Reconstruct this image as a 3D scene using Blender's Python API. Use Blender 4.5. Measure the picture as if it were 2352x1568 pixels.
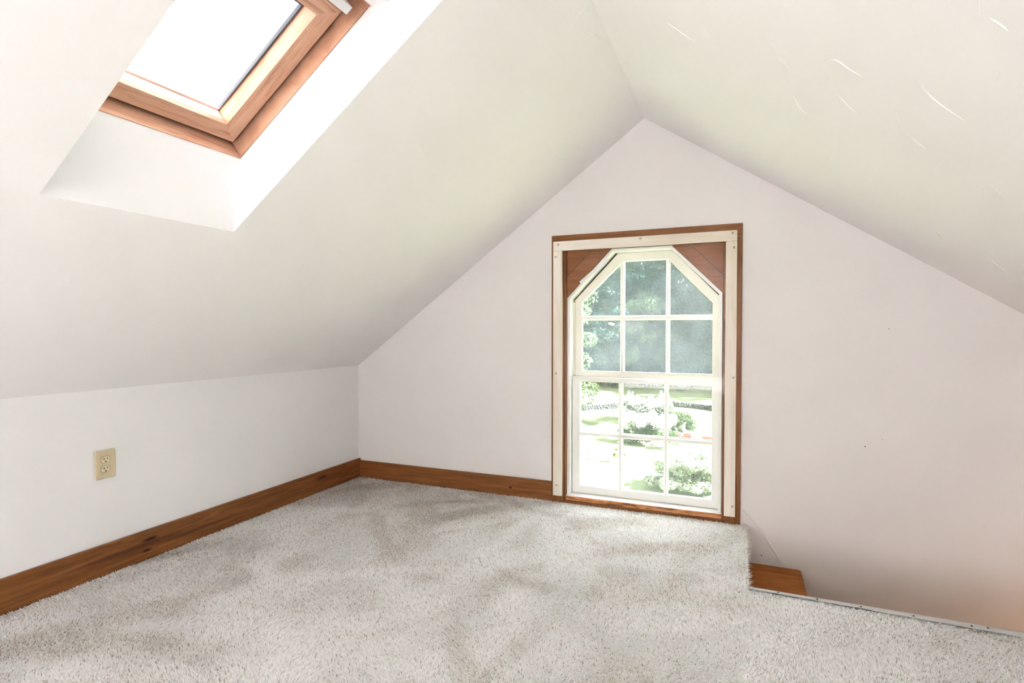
import bpy, bmesh, math, random
import numpy as np
from mathutils import Vector, Matrix

for o in list(bpy.data.objects):
    bpy.data.objects.remove(o)
S = bpy.context.scene
COL = S.collection

# ------------------------------------------------------------------ camera
CAM = Vector((2.4053, -3.0472, 1.0046))
YAW, PITCH, ROLL = math.radians(-22.530), math.radians(-1.234), math.radians(-0.014)
cd = bpy.data.cameras.new('camera')
cd.sensor_width = 36.0
cd.lens = 1253.04 / 2352 * 36
cd.clip_start = 0.02
cd.clip_end = 500
cam = bpy.data.objects.new('camera', cd)
COL.objects.link(cam)
fwd = Vector((math.sin(YAW) * math.cos(PITCH), math.cos(YAW) * math.cos(PITCH), math.sin(PITCH)))
rgt = Vector((math.cos(YAW), -math.sin(YAW), 0))
upv = rgt.cross(fwd)
r2 = rgt * math.cos(ROLL) + upv * math.sin(ROLL)
u2 = upv * math.cos(ROLL) - rgt * math.sin(ROLL)
cam.matrix_world = Matrix(((r2.x, u2.x, -fwd.x, CAM.x), (r2.y, u2.y, -fwd.y, CAM.y),
                           (r2.z, u2.z, -fwd.z, CAM.z), (0, 0, 0, 1)))
S.camera = cam

# ------------------------------------------------------------------ sky, sun, exposure
SKY = 3.5
w = bpy.data.worlds.new('hazy_sky')
S.world = w
w.use_nodes = True
bg = w.node_tree.nodes['Background']
bg.inputs['Color'].default_value = (0.90, 0.945, 1.0, 1)
bg.inputs['Strength'].default_value = SKY
sd = bpy.data.lights.new('sun', 'SUN')
sd.energy = 92
sd.angle = math.radians(1.5)
sd.color = (1.0, 0.965, 0.985)
sun = bpy.data.objects.new('sun', sd)
COL.objects.link(sun)
sun.rotation_euler = Vector((0.75, -0.03, 0.66)).to_track_quat('Z', 'Y').to_euler()

S.view_settings.view_transform = 'Standard'
S.view_settings.look = 'None'
S.view_settings.exposure = 0.85
S.view_settings.gamma = 1.0
S.view_settings.use_curve_mapping = False
S.cycles.use_denoising = True
S.cycles.use_adaptive_sampling = False

S.cycles.use_light_tree = False
S.cycles.caustics_reflective = False
S.cycles.caustics_refractive = False
S.cycles.max_bounces = 7
S.cycles.diffuse_bounces = 5
S.cycles.glossy_bounces = 4
S.cycles.transmission_bounces = 6
S.cycles.transparent_max_bounces = 16
S.cycles.sample_clamp_indirect = 0

# ------------------------------------------------------------------ geometry of the room
KZ = 0.76                       # knee wall height
RX, RZ = 1.9224, 2.1568         # ridge
SL = (RZ - KZ) / RX             # left pitch
A = math.atan(SL)
SR = 0.6657                     # right pitch
XR = 4.30                       # right knee wall
ZR = RZ - SR * (XR - RX)
YB = -9.4                       # wall behind the camera
HX, HY = 2.452, -0.757          # stair hole starts at x > HX, y > HY
ca, sa = math.cos(A), math.sin(A)


def LS(s, y, off=0.0):
    """point on the left slope: s up the slope from the knee, off outwards"""
    return Vector((s * ca - off * sa, y, KZ + s * sa + off * ca))


# ------------------------------------------------------------------ helpers
def tag(o, label=None, cat=None, group=None, kind=None):
    if label: o['label'] = label
    if cat: o['category'] = cat
    if group: o['group'] = group
    if kind: o['kind'] = kind
    return o


ORG = {}


def empty(name, loc, label=None, cat=None, group=None, kind=None, parent=None):
    o = bpy.data.objects.new(name, None)
    o.empty_display_size = 0.1
    COL.objects.link(o)
    loc = Vector(loc)
    if parent is not None:
        o.parent = parent
        o.location = loc - ORG[parent.name]
    else:
        o.location = loc
    ORG[o.name] = loc
    tag(o, label, cat, group, kind)
    return o


def mesh(name, verts, faces, mat, parent=None, origin=None, smooth=False, bevel=0.0, seg=2, recalc=True):
    """verts in world coordinates"""
    if parent is not None:
        org = ORG[parent.name] if origin is None else Vector(origin)
    else:
        org = Vector(origin) if origin is not None else Vector((0, 0, 0))
    me = bpy.data.meshes.new(name)
    me.from_pydata([tuple(Vector(v) - org) for v in verts], [], faces)
    if recalc or bevel:
        bm = bmesh.new()
        bm.from_mesh(me)
        if recalc:
            bmesh.ops.recalc_face_normals(bm, faces=bm.faces)
        if bevel:
            bmesh.ops.bevel(bm, geom=[e for e in bm.edges if len(e.link_faces) == 2 and e.calc_face_angle(0) > 0.3],
                            offset=bevel, segments=seg, affect='EDGES', profile=0.5, clamp_overlap=True)
        bm.to_mesh(me)
        bm.free()
    if smooth:
        for p in me.polygons: p.use_smooth = True
    if mat is not None:
        me.materials.append(mat)
    o = bpy.data.objects.new(name, me)
    COL.objects.link(o)
    if parent is not None:
        o.parent = parent
        o.location = org - ORG[parent.name]
    else:
        o.location = org
    ORG[o.name] = org
    return o


def box_vf(a, b):
    (x0, y0, z0), (x1, y1, z1) = a, b
    v = [(x0, y0, z0), (x1, y0, z0), (x1, y1, z0), (x0, y1, z0), (x0, y0, z1), (x1, y0, z1), (x1, y1, z1), (x0, y1, z1)]
    f = [(0, 3, 2, 1), (4, 5, 6, 7), (0, 1, 5, 4), (1, 2, 6, 5), (2, 3, 7, 6), (3, 0, 4, 7)]
    return v, f


def box(name, a, b, mat, parent=None, bevel=0.0, **k):
    v, f = box_vf(a, b)
    return mesh(name, v, f, mat, parent, bevel=bevel, **k)


def prism_vf(poly, y0, y1):
    """poly of (x,z) extruded along y"""
    n = len(poly)
    v = [(x, y0, z) for x, z in poly] + [(x, y1, z) for x, z in poly]
    f = [tuple(range(n)), tuple(range(2 * n - 1, n - 1, -1))]
    f += [(i, i + n, (i + 1) % n + n, (i + 1) % n) for i in range(n)]
    return v, f


def prism(name, poly, y0, y1, mat, parent=None, bevel=0.0, **k):
    v, f = prism_vf(poly, y0, y1)
    return mesh(name, v, f, mat, parent, bevel=bevel, **k)


def ring_vf(outer, inner, y0, y1):
    n = len(outer)
    v = [(x, y0, z) for x, z in outer] + [(x, y0, z) for x, z in inner] + [(x, y1, z) for x, z in outer] + [(x, y1, z) for x, z in inner]
    f = []
    for i in range(n):
        j = (i + 1) % n
        f += [(i, j, j + n, i + n), (i + 2 * n, i + 3 * n, j + 3 * n, j + 2 * n),
              (i, i + 2 * n, j + 2 * n, j), (i + n, j + n, j + 3 * n, i + 3 * n)]
    return v, f


def joinvf(lst):
    V, F = [], []
    for v, f in lst:
        k = len(V)
        V += list(v)
        F += [tuple(i + k for i in q) for q in f]
    return V, F


def inset(poly, ds):
    """inset a clockwise (x,z) polygon; ds one distance per edge"""
    n = len(poly)
    if not isinstance(ds, (list, tuple)): ds = [ds] * n
    out = []
    for i in range(n):
        p0, p1, p2 = Vector(poly[i - 1]), Vector(poly[i]), Vector(poly[(i + 1) % n])
        d1 = (p1 - p0).normalized(); d2 = (p2 - p1).normalized()
        n1 = Vector((d1.y, -d1.x)); n2 = Vector((d2.y, -d2.x))
        a = p0 + n1 * ds[i - 1]; b = p1 + n2 * ds[i]
        den = d1.x * d2.y - d1.y * d2.x
        t = ((b.x - a.x) * d2.y - (b.y - a.y) * d2.x) / den
        out.append(tuple(a + d1 * t))
    return out


def frame_box(name, c, ex, ey, ez, hx, hy, hz, mat, parent=None, bevel=0.0, **k):
    """oriented box"""
    c = Vector(c)
    v = [c + ex * sx * hx + ey * sy * hy + ez * sz * hz for sx, sy, sz in
         ((-1, -1, -1), (1, -1, -1), (1, 1, -1), (-1, 1, -1), (-1, -1, 1), (1, -1, 1), (1, 1, 1), (-1, 1, 1))]
    f = [(0, 3, 2, 1), (4, 5, 6, 7), (0, 1, 5, 4), (1, 2, 6, 5), (2, 3, 7, 6), (3, 0, 4, 7)]
    return mesh(name, v, f, mat, parent, bevel=bevel, **k)


# ------------------------------------------------------------------ materials
def newmat(name):
    m = bpy.data.materials.new(name)
    m.use_nodes = True
    nt = m.node_tree
    return m, nt, nt.nodes, nt.links, nt.nodes['Principled BSDF']


def ramp(nd, stops):
    r = nd.new('ShaderNodeValToRGB')
    e = r.color_ramp.elements
    e[0].position, e[0].color = stops[0][0], (*stops[0][1], 1)
    e[1].position, e[1].color = stops[-1][0], (*stops[-1][1], 1)
    for p, c in stops[1:-1]:
        q = e.new(p); q.color = (*c, 1)
    return r


def noise(nd, lk, vec, scale, detail=4, rough=0.55, dist=0.0):
    n = nd.new('ShaderNodeTexNoise')
    n.inputs['Scale'].default_value = scale
    n.inputs['Detail'].default_value = detail
    n.inputs['Roughness'].default_value = rough
    n.inputs['Distortion'].default_value = dist
    lk.new(vec, n.inputs['Vector'])
    return n


def coords(nd, lk, scale=(1, 1, 1), rot=(0, 0, 0)):
    t = nd.new('ShaderNodeTexCoord')
    m = nd.new('ShaderNodeMapping')
    m.inputs['Scale'].default_value = scale
    m.inputs['Rotation'].default_value = rot
    lk.new(t.outputs['Object'], m.inputs['Vector'])
    return m.outputs['Vector'], t.outputs['Object']


def matt(nd, lk, p):
    d = nd.new('ShaderNodeBsdfDiffuse')
    lk.new(d.outputs[0], nd['Material Output'].inputs['Surface'])
    nd.remove(p)
    return d


def paint(name, c0, c1, rough=0.6, bump=0.0, bscale=30, spec=0.3, flat=False):
    m, nt, nd, lk, p = newmat(name)
    if flat: p = matt(nd, lk, p)
    v, raw = coords(nd, lk)
    n = noise(nd, lk, v, 2.3, 1)
    r = ramp(nd, [(0.3, c0), (0.7, c1)])
    lk.new(n.outputs['Fac'], r.inputs['Fac'])
    lk.new(r.outputs['Color'], p.inputs['Color' if flat else 'Base Color'])
    if not flat:
        p.inputs['Roughness'].default_value = rough
        p.inputs['Specular IOR Level'].default_value = spec
    if bump:
        n2 = noise(nd, lk, v, bscale, 1, 0.6)
        b = nd.new('ShaderNodeBump')
        b.inputs['Strength'].default_value = bump
        b.inputs['Distance'].default_value = 0.004
        lk.new(n2.outputs['Fac'], b.inputs['Height'])
        lk.new(b.outputs['Normal'], p.inputs['Normal'])
    return m


def wood(name, dark, mid, light, stretch, rough=0.42, knots=(), gscale=1.0, spec=0.25, coat=0.0, lo=0.25, hi=0.75):
    """stretch: scale per axis, small along the grain"""
    m, nt, nd, lk, p = newmat(name)
    v, raw = coords(nd, lk, stretch)
    n = noise(nd, lk, v, 6 * gscale, 6, 0.6, 0.6)
    n2 = noise(nd, lk, v, 38 * gscale, 4, 0.6)
    mx = nd.new('ShaderNodeMath'); mx.operation = 'MULTIPLY_ADD'
    mx.inputs[1].default_value = 0.28
    lk.new(n2.outputs['Fac'], mx.inputs[0])
    sub = nd.new('ShaderNodeMath'); sub.operation = 'SUBTRACT'; sub.inputs[1].default_value = 0.14
    lk.new(n.outputs['Fac'], sub.inputs[0])
    lk.new(sub.outputs[0], mx.inputs[2])
    r = ramp(nd, [(lo, dark), (0.5, mid), (hi, light)])
    lk.new(mx.outputs[0], r.inputs['Fac'])
    col = r.outputs['Color']
    for (kp, ks, kc) in knots:      # position, size per axis, colour
        sb = nd.new('ShaderNodeVectorMath'); sb.operation = 'SUBTRACT'; sb.inputs[1].default_value = kp
        lk.new(raw, sb.inputs[0])
        ml = nd.new('ShaderNodeVectorMath'); ml.operation = 'MULTIPLY'; ml.inputs[1].default_value = [1 / q for q in ks]
        lk.new(sb.outputs[0], ml.inputs[0])
        ln = nd.new('ShaderNodeVectorMath'); ln.operation = 'LENGTH'
        lk.new(ml.outputs[0], ln.inputs[0])
        mr = nd.new('ShaderNodeMapRange'); mr.interpolation_type = 'SMOOTHSTEP'
        mr.inputs['From Min'].default_value = 0.25; mr.inputs['From Max'].default_value = 1.0
        mr.inputs['To Min'].default_value = 1.0; mr.inputs['To Max'].default_value = 0.0
        lk.new(ln.outputs['Value'], mr.inputs['Value'])
        mi = nd.new('ShaderNodeMix'); mi.data_type = 'RGBA'
        lk.new(mr.outputs[0], mi.inputs['Factor'])
        lk.new(col, mi.inputs['A']); mi.inputs['B'].default_value = (*kc, 1)
        col = mi.outputs['Result']
    lk.new(col, p.inputs['Base Color'])
    p.inputs['Roughness'].default_value = rough
    p.inputs['Specular IOR Level'].default_value = spec
    if coat:
        p.inputs['Coat Weight'].default_value = coat
        p.inputs['Coat Roughness'].default_value = 0.25
    b = nd.new('ShaderNodeBump')
    b.inputs['Strength'].default_value = 0.15
    b.inputs['Distance'].default_value = 0.001
    lk.new(n2.outputs['Fac'], b.inputs['Height'])
    lk.new(b.outputs['Normal'], p.inputs['Normal'])
    return m


def plain(name, c, rough=0.5, metal=0.0, spec=0.4):
    m, nt, nd, lk, p = newmat(name)
    p.inputs['Base Color'].default_value = (*c, 1)
    p.inputs['Roughness'].default_value = rough
    p.inputs['Metallic'].default_value = metal
    p.inputs['Specular IOR Level'].default_value = spec
    return m


def glass(name, haze=0.04, hcol=(1, 1, 1), refl=0.2):
    """thin clear sheet with a film of dust that scatters daylight"""
    m = bpy.data.materials.new(name)
    m.use_nodes = True
    nt = m.node_tree; nd = nt.nodes; lk = nt.links
    for n in list(nd): nd.remove(n)
    out = nd.new('ShaderNodeOutputMaterial')
    tr = nd.new('ShaderNodeBsdfTransparent'); tr.inputs['Color'].default_value = (0.985, 0.99, 0.988, 1)
    tl = nd.new('ShaderNodeBsdfTranslucent'); tl.inputs['Color'].default_value = (*hcol, 1)
    gl = nd.new('ShaderNodeBsdfGlossy'); gl.inputs['Roughness'].default_value = 0.01
    fr = nd.new('ShaderNodeLayerWeight'); fr.inputs['Blend'].default_value = 0.5
    pw = nd.new('ShaderNodeMath'); pw.operation = 'POWER'; pw.inputs[1].default_value = 5
    lk.new(fr.outputs['Facing'], pw.inputs[0])
    sc_ = nd.new('ShaderNodeMath'); sc_.operation = 'MULTIPLY_ADD'; sc_.inputs[1].default_value = 0.96; sc_.inputs[2].default_value = 0.04
    lk.new(pw.outputs[0], sc_.inputs[0])
    m1 = nd.new('ShaderNodeMixShader'); m2 = nd.new('ShaderNodeMixShader')
    v, raw = coords(nd, lk, (1, 1, 1))
    n = noise(nd, lk, v, 4.0, 5, 0.6)
    mr = nd.new('ShaderNodeMapRange')
    mr.inputs['From Min'].default_value = 0.3; mr.inputs['From Max'].default_value = 0.75
    mr.inputs['To Min'].default_value = haze * 0.5; mr.inputs['To Max'].default_value = haze * 1.5
    lk.new(n.outputs['Fac'], mr.inputs['Value'])
    lk.new(mr.outputs[0], m1.inputs['Fac'])
    lk.new(tr.outputs[0], m1.inputs[1]); lk.new(tl.outputs[0], m1.inputs[2])
    ml = nd.new('ShaderNodeMath'); ml.operation = 'MULTIPLY'; ml.inputs[1].default_value = refl
    lk.new(sc_.outputs[0], ml.inputs[0])
    lk.new(ml.outputs[0], m2.inputs['Fac'])
    lk.new(m1.outputs[0], m2.inputs[1]); lk.new(gl.outputs[0], m2.inputs[2])
    lk.new(m2.outputs[0], out.inputs['Surface'])
    return m


M = {}
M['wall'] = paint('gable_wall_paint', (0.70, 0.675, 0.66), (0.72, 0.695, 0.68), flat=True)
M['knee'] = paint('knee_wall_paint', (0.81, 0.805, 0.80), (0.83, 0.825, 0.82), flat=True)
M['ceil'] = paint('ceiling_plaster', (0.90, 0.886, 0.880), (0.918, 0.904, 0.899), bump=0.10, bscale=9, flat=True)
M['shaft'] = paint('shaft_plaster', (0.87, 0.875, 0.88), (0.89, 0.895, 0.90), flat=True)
BW = ((0.105, 0.035, 0.010), (0.205, 0.075, 0.022), (0.285, 0.12, 0.040))
M['base_left'] = wood('stained_baseboard_wood', *BW, (9, 0.55, 9), 0.38, knots=(
    ((0.0, -0.455, 0.084), (0.05, 0.050, 0.013), (0.03, 0.009, 0.004)),
    ((0.0, -0.469, 0.039), (0.05, 0.030, 0.009), (0.03, 0.009, 0.004)),
    ((0.0, 0.621, 0.086), (0.05, 0.060, 0.014), (0.05, 0.015, 0.006)),
    ((0.0, -0.52, 0.066), (0.05, 0.34, 0.016), (0.10, 0.034, 0.012)),
    ((0.0, -0.2, 0.05), (0.05, 0.30, 0.012), (0.12, 0.042, 0.015))))
M['base_back'] = wood('stained_baseboard_wood_gable', *BW, (0.55, 9, 9), 0.38, knots=(
    ((0.387, 0.0, 0.050), (0.014, 0.05, 0.011), (0.02, 0.006, 0.003)),))
M['casing_v'] = wood('stained_casing_wood_upright', *BW, (9, 9, 0.55), 0.4)
M['casing_h'] = wood('stained_casing_wood_level', *BW, (0.55, 9, 9), 0.4)
PB = ((0.19, 0.064, 0.02), (0.27, 0.098, 0.033), (0.33, 0.135, 0.05))
c45 = math.radians(45)


def woodrot(name, tones, ang):
    m = wood(name, *tones, (1, 9, 1), 0.3)
    for n in m.node_tree.nodes:
        if n.type == 'MAPPING':
            n.inputs['Rotation'].default_value = (0, ang, 0)
            n.inputs['Scale'].default_value = (0.6, 9, 9)
    return m


M['corner_l'] = woodrot('varnished_corner_board_rising', PB, math.radians(46))
M['corner_r'] = woodrot('varnished_corner_board_falling', PB, math.radians(-46))
PINE = ((0.60, 0.50, 0.36), (0.72, 0.655, 0.565), (0.78, 0.73, 0.66))
M['strip_v'] = wood('raw_pine_upright', *PINE, (5, 9, 0.35), 0.65, gscale=0.5, lo=0.2, hi=0.62)
M['strip_h'] = wood('raw_pine_level', *PINE, (0.35, 9, 5), 0.65, gscale=0.5, lo=0.2, hi=0.62)
M['brass'] = plain('brass_screw', (0.26, 0.19, 0.06), 0.4, 0.6)
M['white'] = paint('white_gloss_paint', (0.80, 0.79, 0.76), (0.86, 0.85, 0.83), 0.35, 0.05, 40)
M['cream'] = paint('cream_gloss_paint', (0.78, 0.75, 0.66), (0.83, 0.80, 0.72), 0.38, 0.05, 40)
M['sill'] = wood('thin_white_paint_on_wood', (0.62, 0.52, 0.48), (0.80, 0.77, 0.75), (0.86, 0.84, 0.83), (0.8, 7, 7), 0.45, lo=0.15, hi=0.5)
M['sill_raw'] = wood('worn_orange_sill_edge', (0.10, 0.04, 0.015), (0.48, 0.20, 0.075), (0.58, 0.27, 0.12), (1.4, 8, 9), 0.6, lo=0.36, hi=0.6)
M['skywood_y'] = wood('skylight_wood_level', (0.40, 0.18, 0.10), (0.72, 0.43, 0.29), (0.80, 0.55, 0.40), (7, 0.5, 7), 0.4)
M['skywood_s'] = wood('skylight_wood_sloped', (0.40, 0.18, 0.10), (0.72, 0.43, 0.29), (0.80, 0.55, 0.40), (0.5, 7, 0.5), 0.4)
M['tread'] = wood('orange_stair_wood', (0.18, 0.050, 0.009), (0.36, 0.108, 0.018), (0.44, 0.15, 0.03), (0.7, 5, 5), 0.45, spec=0.15)
M['darkgap'] = plain('dark_stained_groove', (0.045, 0.02, 0.013), 0.6)
M['gasket'] = plain('grey_gasket', (0.10, 0.105, 0.115), 0.6)
M['pane_up'] = glass('dusty_upper_pane', 0.05, (0.74, 0.87, 1.0))  # pale veil of glare over the view put into the pane
M['pane_lo'] = glass('dusty_lower_pane', 0.03, (0.9, 1.0, 1.0))
M['storm'] = glass('clear_storm_sheet', 0.004, (1, 1, 1), refl=0.12)
M['skypane'] = glass('skylight_pane', 0.02)
M['metal'] = plain('grey_aluminium', (0.62, 0.62, 0.60), 0.4, 0.6)
M['nail'] = plain('dark_nail', (0.05, 0.045, 0.04), 0.4, 0.8)
M['almond'] = plain('almond_plastic', (0.62, 0.52, 0.34), 0.32)
M['almond2'] = plain('almond_plastic_light', (0.68, 0.58, 0.40), 0.28)
M['slot'] = plain('dark_slot', (0.03, 0.012, 0.008), 0.6)
M['plastic'] = plain('white_plastic', (0.80, 0.80, 0.79), 0.4)
M['hole'] = plain('dark_hole', (0.12, 0.08, 0.06), 0.9)
M['caulk'] = plain('cream_caulk', (0.84, 0.80, 0.75), 0.6)


# carpet
def carpetmat():
    m, nt, nd, lk, p = newmat('cut_pile_carpet')
    p = matt(nd, lk, p)
    at = nd.new('ShaderNodeAttribute'); at.attribute_name = 'tint'
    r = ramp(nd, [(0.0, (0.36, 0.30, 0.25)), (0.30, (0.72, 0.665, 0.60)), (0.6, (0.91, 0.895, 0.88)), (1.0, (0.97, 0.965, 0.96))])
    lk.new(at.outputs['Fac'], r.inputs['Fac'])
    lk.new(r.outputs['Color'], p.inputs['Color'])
    tl = nd.new('ShaderNodeBsdfTranslucent'); mx = nd.new('ShaderNodeMixShader'); mx.inputs['Fac'].default_value = 0.4
    lk.new(r.outputs['Color'], tl.inputs['Color'])
    lk.new(p.outputs[0], mx.inputs[1]); lk.new(tl.outputs[0], mx.inputs[2])
    lk.new(mx.outputs[0], nd['Material Output'].inputs['Surface'])
    return m


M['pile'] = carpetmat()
M['backing'] = paint('carpet_backing', (0.82, 0.81, 0.795), (0.87, 0.86, 0.845), flat=True)

# ------------------------------------------------------------------ shell
# floor: an L round the stair hole
FT = 0.22
fp = [(-0.02, YB), (XR, YB), (XR, HY), (HX, HY), (HX, 0.0), (-0.02, 0.0)]
v = [(x, y, -0.006) for x, y in fp] + [(x, y, -FT) for x, y in fp]
f = [(0, 1, 2, 3, 4, 5), (11, 10, 9, 8, 7, 6)] + [(i, (i + 1) % 6, (i + 1) % 6 + 6, i + 6) for i in range(6)]
floor = mesh('floor', v, f, M['backing'])
tag(floor, 'pale beige carpeted attic floor stepping round the stair opening', 'floor', kind='structure')

# gable wall with the window hole, reaching down into the stairwell
WX0, WX1, WZT = 1.452, 2.368, 1.492
ZLOW = -1.9


def slope_r(x): return RZ - SR * (x - RX)


TH = 0.16
gv, gf = [], []


def gq(pts):
    k = len(gv)
    gv.extend(pts); gf.append(tuple(range(k, k + len(pts))))


for y in (0.0, TH):
    gq([(-0.02, y, ZLOW), (WX0, y, ZLOW), (WX0, y, SL * WX0 + KZ), (-0.02, y, KZ - 0.0145)])
    gq([(WX0, y, ZLOW), (WX1, y, ZLOW), (WX1, y, 0.0), (WX0, y, 0.0)])
    gq([(WX0, y, WZT), (WX1, y, WZT), (WX1, y, slope_r(WX1)), (RX, y, RZ), (WX0, y, SL * WX0 + KZ)])
    gq([(WX1, y, ZLOW), (XR + 0.1, y, ZLOW), (XR + 0.1, y, slope_r(XR + 0.1)), (WX1, y, slope_r(WX1))])
for (x0, z0, x1, z1) in ((WX0, 0, WX0, WZT), (WX1, 0, WX1, WZT), (WX0, WZT, WX1, WZT), (WX0, 0, WX1, 0)):
    gq([(x0, 0, z0), (x1, 0, z1), (x1, TH, z1), (x0, TH, z0)])
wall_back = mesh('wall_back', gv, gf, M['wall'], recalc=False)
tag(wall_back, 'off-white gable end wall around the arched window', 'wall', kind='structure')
# filled nail holes and a painted seam on the gable wall
for (x, z, r) in ((3.059, 1.008, 0.0022), (2.97, 0.446, 0.003), (3.038, 0.485, 0.0018), (2.524, -0.15, 0.003)):
    pts = [(x + r * math.cos(t), -0.0006, z + r * math.sin(t)) for t in [i * math.pi / 4 for i in range(8)]]
    back = [(px, 0.001, pz) for px, _, pz in pts]
    mesh('nail_hole', pts + back, [tuple(range(8))] + [(i, i + 8, (i + 1) % 8 + 8, (i + 1) % 8) for i in range(8)], M['hole'], wall_back)
seam = [(2.432, 0.074), (2.47, 0.035), (2.53, -0.04), (2.58, -0.115), (2.626, -0.186)]
sv, sf = [], []
for i, (x, z) in enumerate(seam):
    wd = 0.004 + 0.003 * (i / 4)
    sv += [(x - wd, 0.0005, z - wd * 0.8), (x, -0.0022, z), (x + wd, 0.0005, z + wd * 0.8)]
    if i: sf += [(3 * i - 3, 3 * i - 2, 3 * i + 1, 3 * i), (3 * i - 2, 3 * i - 1, 3 * i + 2, 3 * i + 1)]
mesh('caulk_seam', sv, sf, M['wall'], wall_back)

# knee walls, wall behind the camera
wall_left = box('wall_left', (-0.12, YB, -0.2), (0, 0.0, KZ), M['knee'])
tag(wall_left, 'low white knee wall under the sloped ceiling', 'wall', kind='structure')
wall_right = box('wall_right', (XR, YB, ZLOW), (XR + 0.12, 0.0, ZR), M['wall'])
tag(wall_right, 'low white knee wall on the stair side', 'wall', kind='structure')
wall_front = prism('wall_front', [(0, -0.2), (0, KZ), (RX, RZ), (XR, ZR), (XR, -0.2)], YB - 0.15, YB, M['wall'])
tag(wall_front, 'white gable wall behind the camera', 'wall', kind='structure')

# ceilings.  left slope has two skylight wells, one in view and one added behind the camera for fill light
S_LO, S_FLO, S_FHI = 0.989, 1.165, 1.825
OFF = 0.18
top_pt = LS(S_FHI, 0, OFF)
S_HI = (top_pt.z - KZ) / sa
WELLS = [(-2.2385, -1.6745), (-7.3, -6.736)]
SMAX = RX / ca
cv, cf = [], []


def cq(*pts):
    k = len(cv)
    cv.extend(pts); cf.append(tuple(range(k, k + len(pts))))


cq(LS(0, YB), LS(0, 0), LS(S_LO, 0), LS(S_LO, YB))
cq(LS(S_HI, YB), LS(S_HI, 0), LS(SMAX, 0), LS(SMAX, YB))
ys = [YB] + [q for wl in sorted(WELLS) for q in wl] + [0]
for i in range(0, len(ys), 2):
    cq(LS(S_LO, ys[i]), LS(S_LO, ys[i + 1]), LS(S_HI, ys[i + 1]), LS(S_HI, ys[i]))
ceil_left = mesh('ceiling_left', cv, cf, M['ceil'], recalc=False)
tag(ceil_left, 'sloped cream plaster ceiling with the skylight well', 'ceiling', kind='structure')
for (a, b) in WELLS:
    e2 = 0.015
    lo0, lo1 = (S_LO, 0), (S_FLO, OFF)
    hi0, hi1 = (S_HI, 0), (S_FHI, OFF)
    mesh('skylight_well_lower', [LS(lo0[0], a), LS(lo0[0], b), LS(lo1[0], b, OFF), LS(lo1[0], a, OFF)], [(0, 1, 2, 3)], M['shaft'], ceil_left)
    mesh('skylight_well_upper', [LS(hi0[0], a), LS(hi0[0], b), LS(hi1[0], b, OFF), LS(hi1[0], a, OFF)], [(0, 1, 2, 3)], M['shaft'], ceil_left)
    for yy in (a, b):
        mesh('skylight_well_side', [LS(lo0[0], yy), LS(hi0[0], yy), LS(hi1[0], yy, OFF), LS(lo1[0], yy, OFF)], [(0, 1, 2, 3)], M['shaft'], ceil_left)

BR = math.atan(SR)
cb, sb_ = math.cos(BR), math.sin(BR)


def RS(s, y, off=0.0):
    """point on the right slope: s down the slope from the ridge, off outwards"""
    return Vector((RX + s * cb + off * sb_, y, RZ - s * sb_ + off * cb))


RW = [(-9.2, -7.95), (-7.75, -6.5)]  # openings added out of view to let in fill light
RS0, RS1 = 0.70, 2.25
RMAX = (XR + 0.1 - RX) / cb
cv, cf = [], []
cq(RS(0, YB), RS(0, 0), RS(RS0, 0), RS(RS0, YB))
cq(RS(RS1, YB), RS(RS1, 0), RS(RMAX, 0), RS(RMAX, YB))
ysr = [YB] + [q for wl in RW for q in wl] + [0]
for i in range(0, len(ysr), 2):
    cq(RS(RS0, ysr[i]), RS(RS0, ysr[i + 1]), RS(RS1, ysr[i + 1]), RS(RS1, ysr[i]))
ceil_right = mesh('ceiling_right', cv, cf, M['ceil'], recalc=False)
for (a, b) in RW:
    for p4 in (((RS0, a), (RS0, b)), ((RS1, a), (RS1, b)), ((RS0, a), (RS1, a)), ((RS0, b), (RS1, b))):
        (s0, y0), (s1, y1) = p4
        mesh('skylight_well_side', [RS(s0, y0), RS(s1, y1), RS(s1, y1, 0.2), RS(s0, y0, 0.2)], [(0, 1, 2, 3)], M['shaft'], ceil_right)
tag(ceil_right, 'sloped white plaster ceiling over the stair', 'ceiling', kind='structure')


# trowel ridges in the plaster
def ridges(name, arcs, surf, nrm, parent, wd=0.0035, ht=0.0018):
    V, F = [], []
    for arc in arcs:
        # resample with a quadratic look
        pts = []
        for i in range(len(arc) - 1):
            for t in (0, 0.25, 0.5, 0.75):
                pts.append((arc[i][0] * (1 - t) + arc[i + 1][0] * t, arc[i][1] * (1 - t) + arc[i + 1][1] * t))
        pts.append(arc[-1])
        for _ in range(3):
            pts = [pts[0]] + [((pts[i - 1][0] + 2 * pts[i][0] + pts[i + 1][0]) / 4, (pts[i - 1][1] + 2 * pts[i][1] + pts[i + 1][1]) / 4) for i in range(1, len(pts) - 1)] + [pts[-1]]
        P = [Vector(surf(*q)) for q in pts]
        k0 = len(V)
        n = len(P)
        for i in range(n):
            d = (P[min(i + 1, n - 1)] - P[max(i - 1, 0)]).normalized()
            sd_ = d.cross(nrm).normalized()
            tp = math.sin(math.pi * (i + 0.35) / (n - 0.3)) ** 0.7
            V += [P[i] - sd_ * wd * tp - nrm * 0.0004, P[i] + nrm * ht * tp, P[i] + sd_ * wd * 0.5 * tp - nrm * 0.0004]
            if i:
                k = k0 + 3 * i
                F += [(k - 3, k - 2, k + 1, k), (k - 2, k - 1, k + 2, k + 1)]
    return mesh(name, V, F, M['ceil'], parent)


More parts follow.
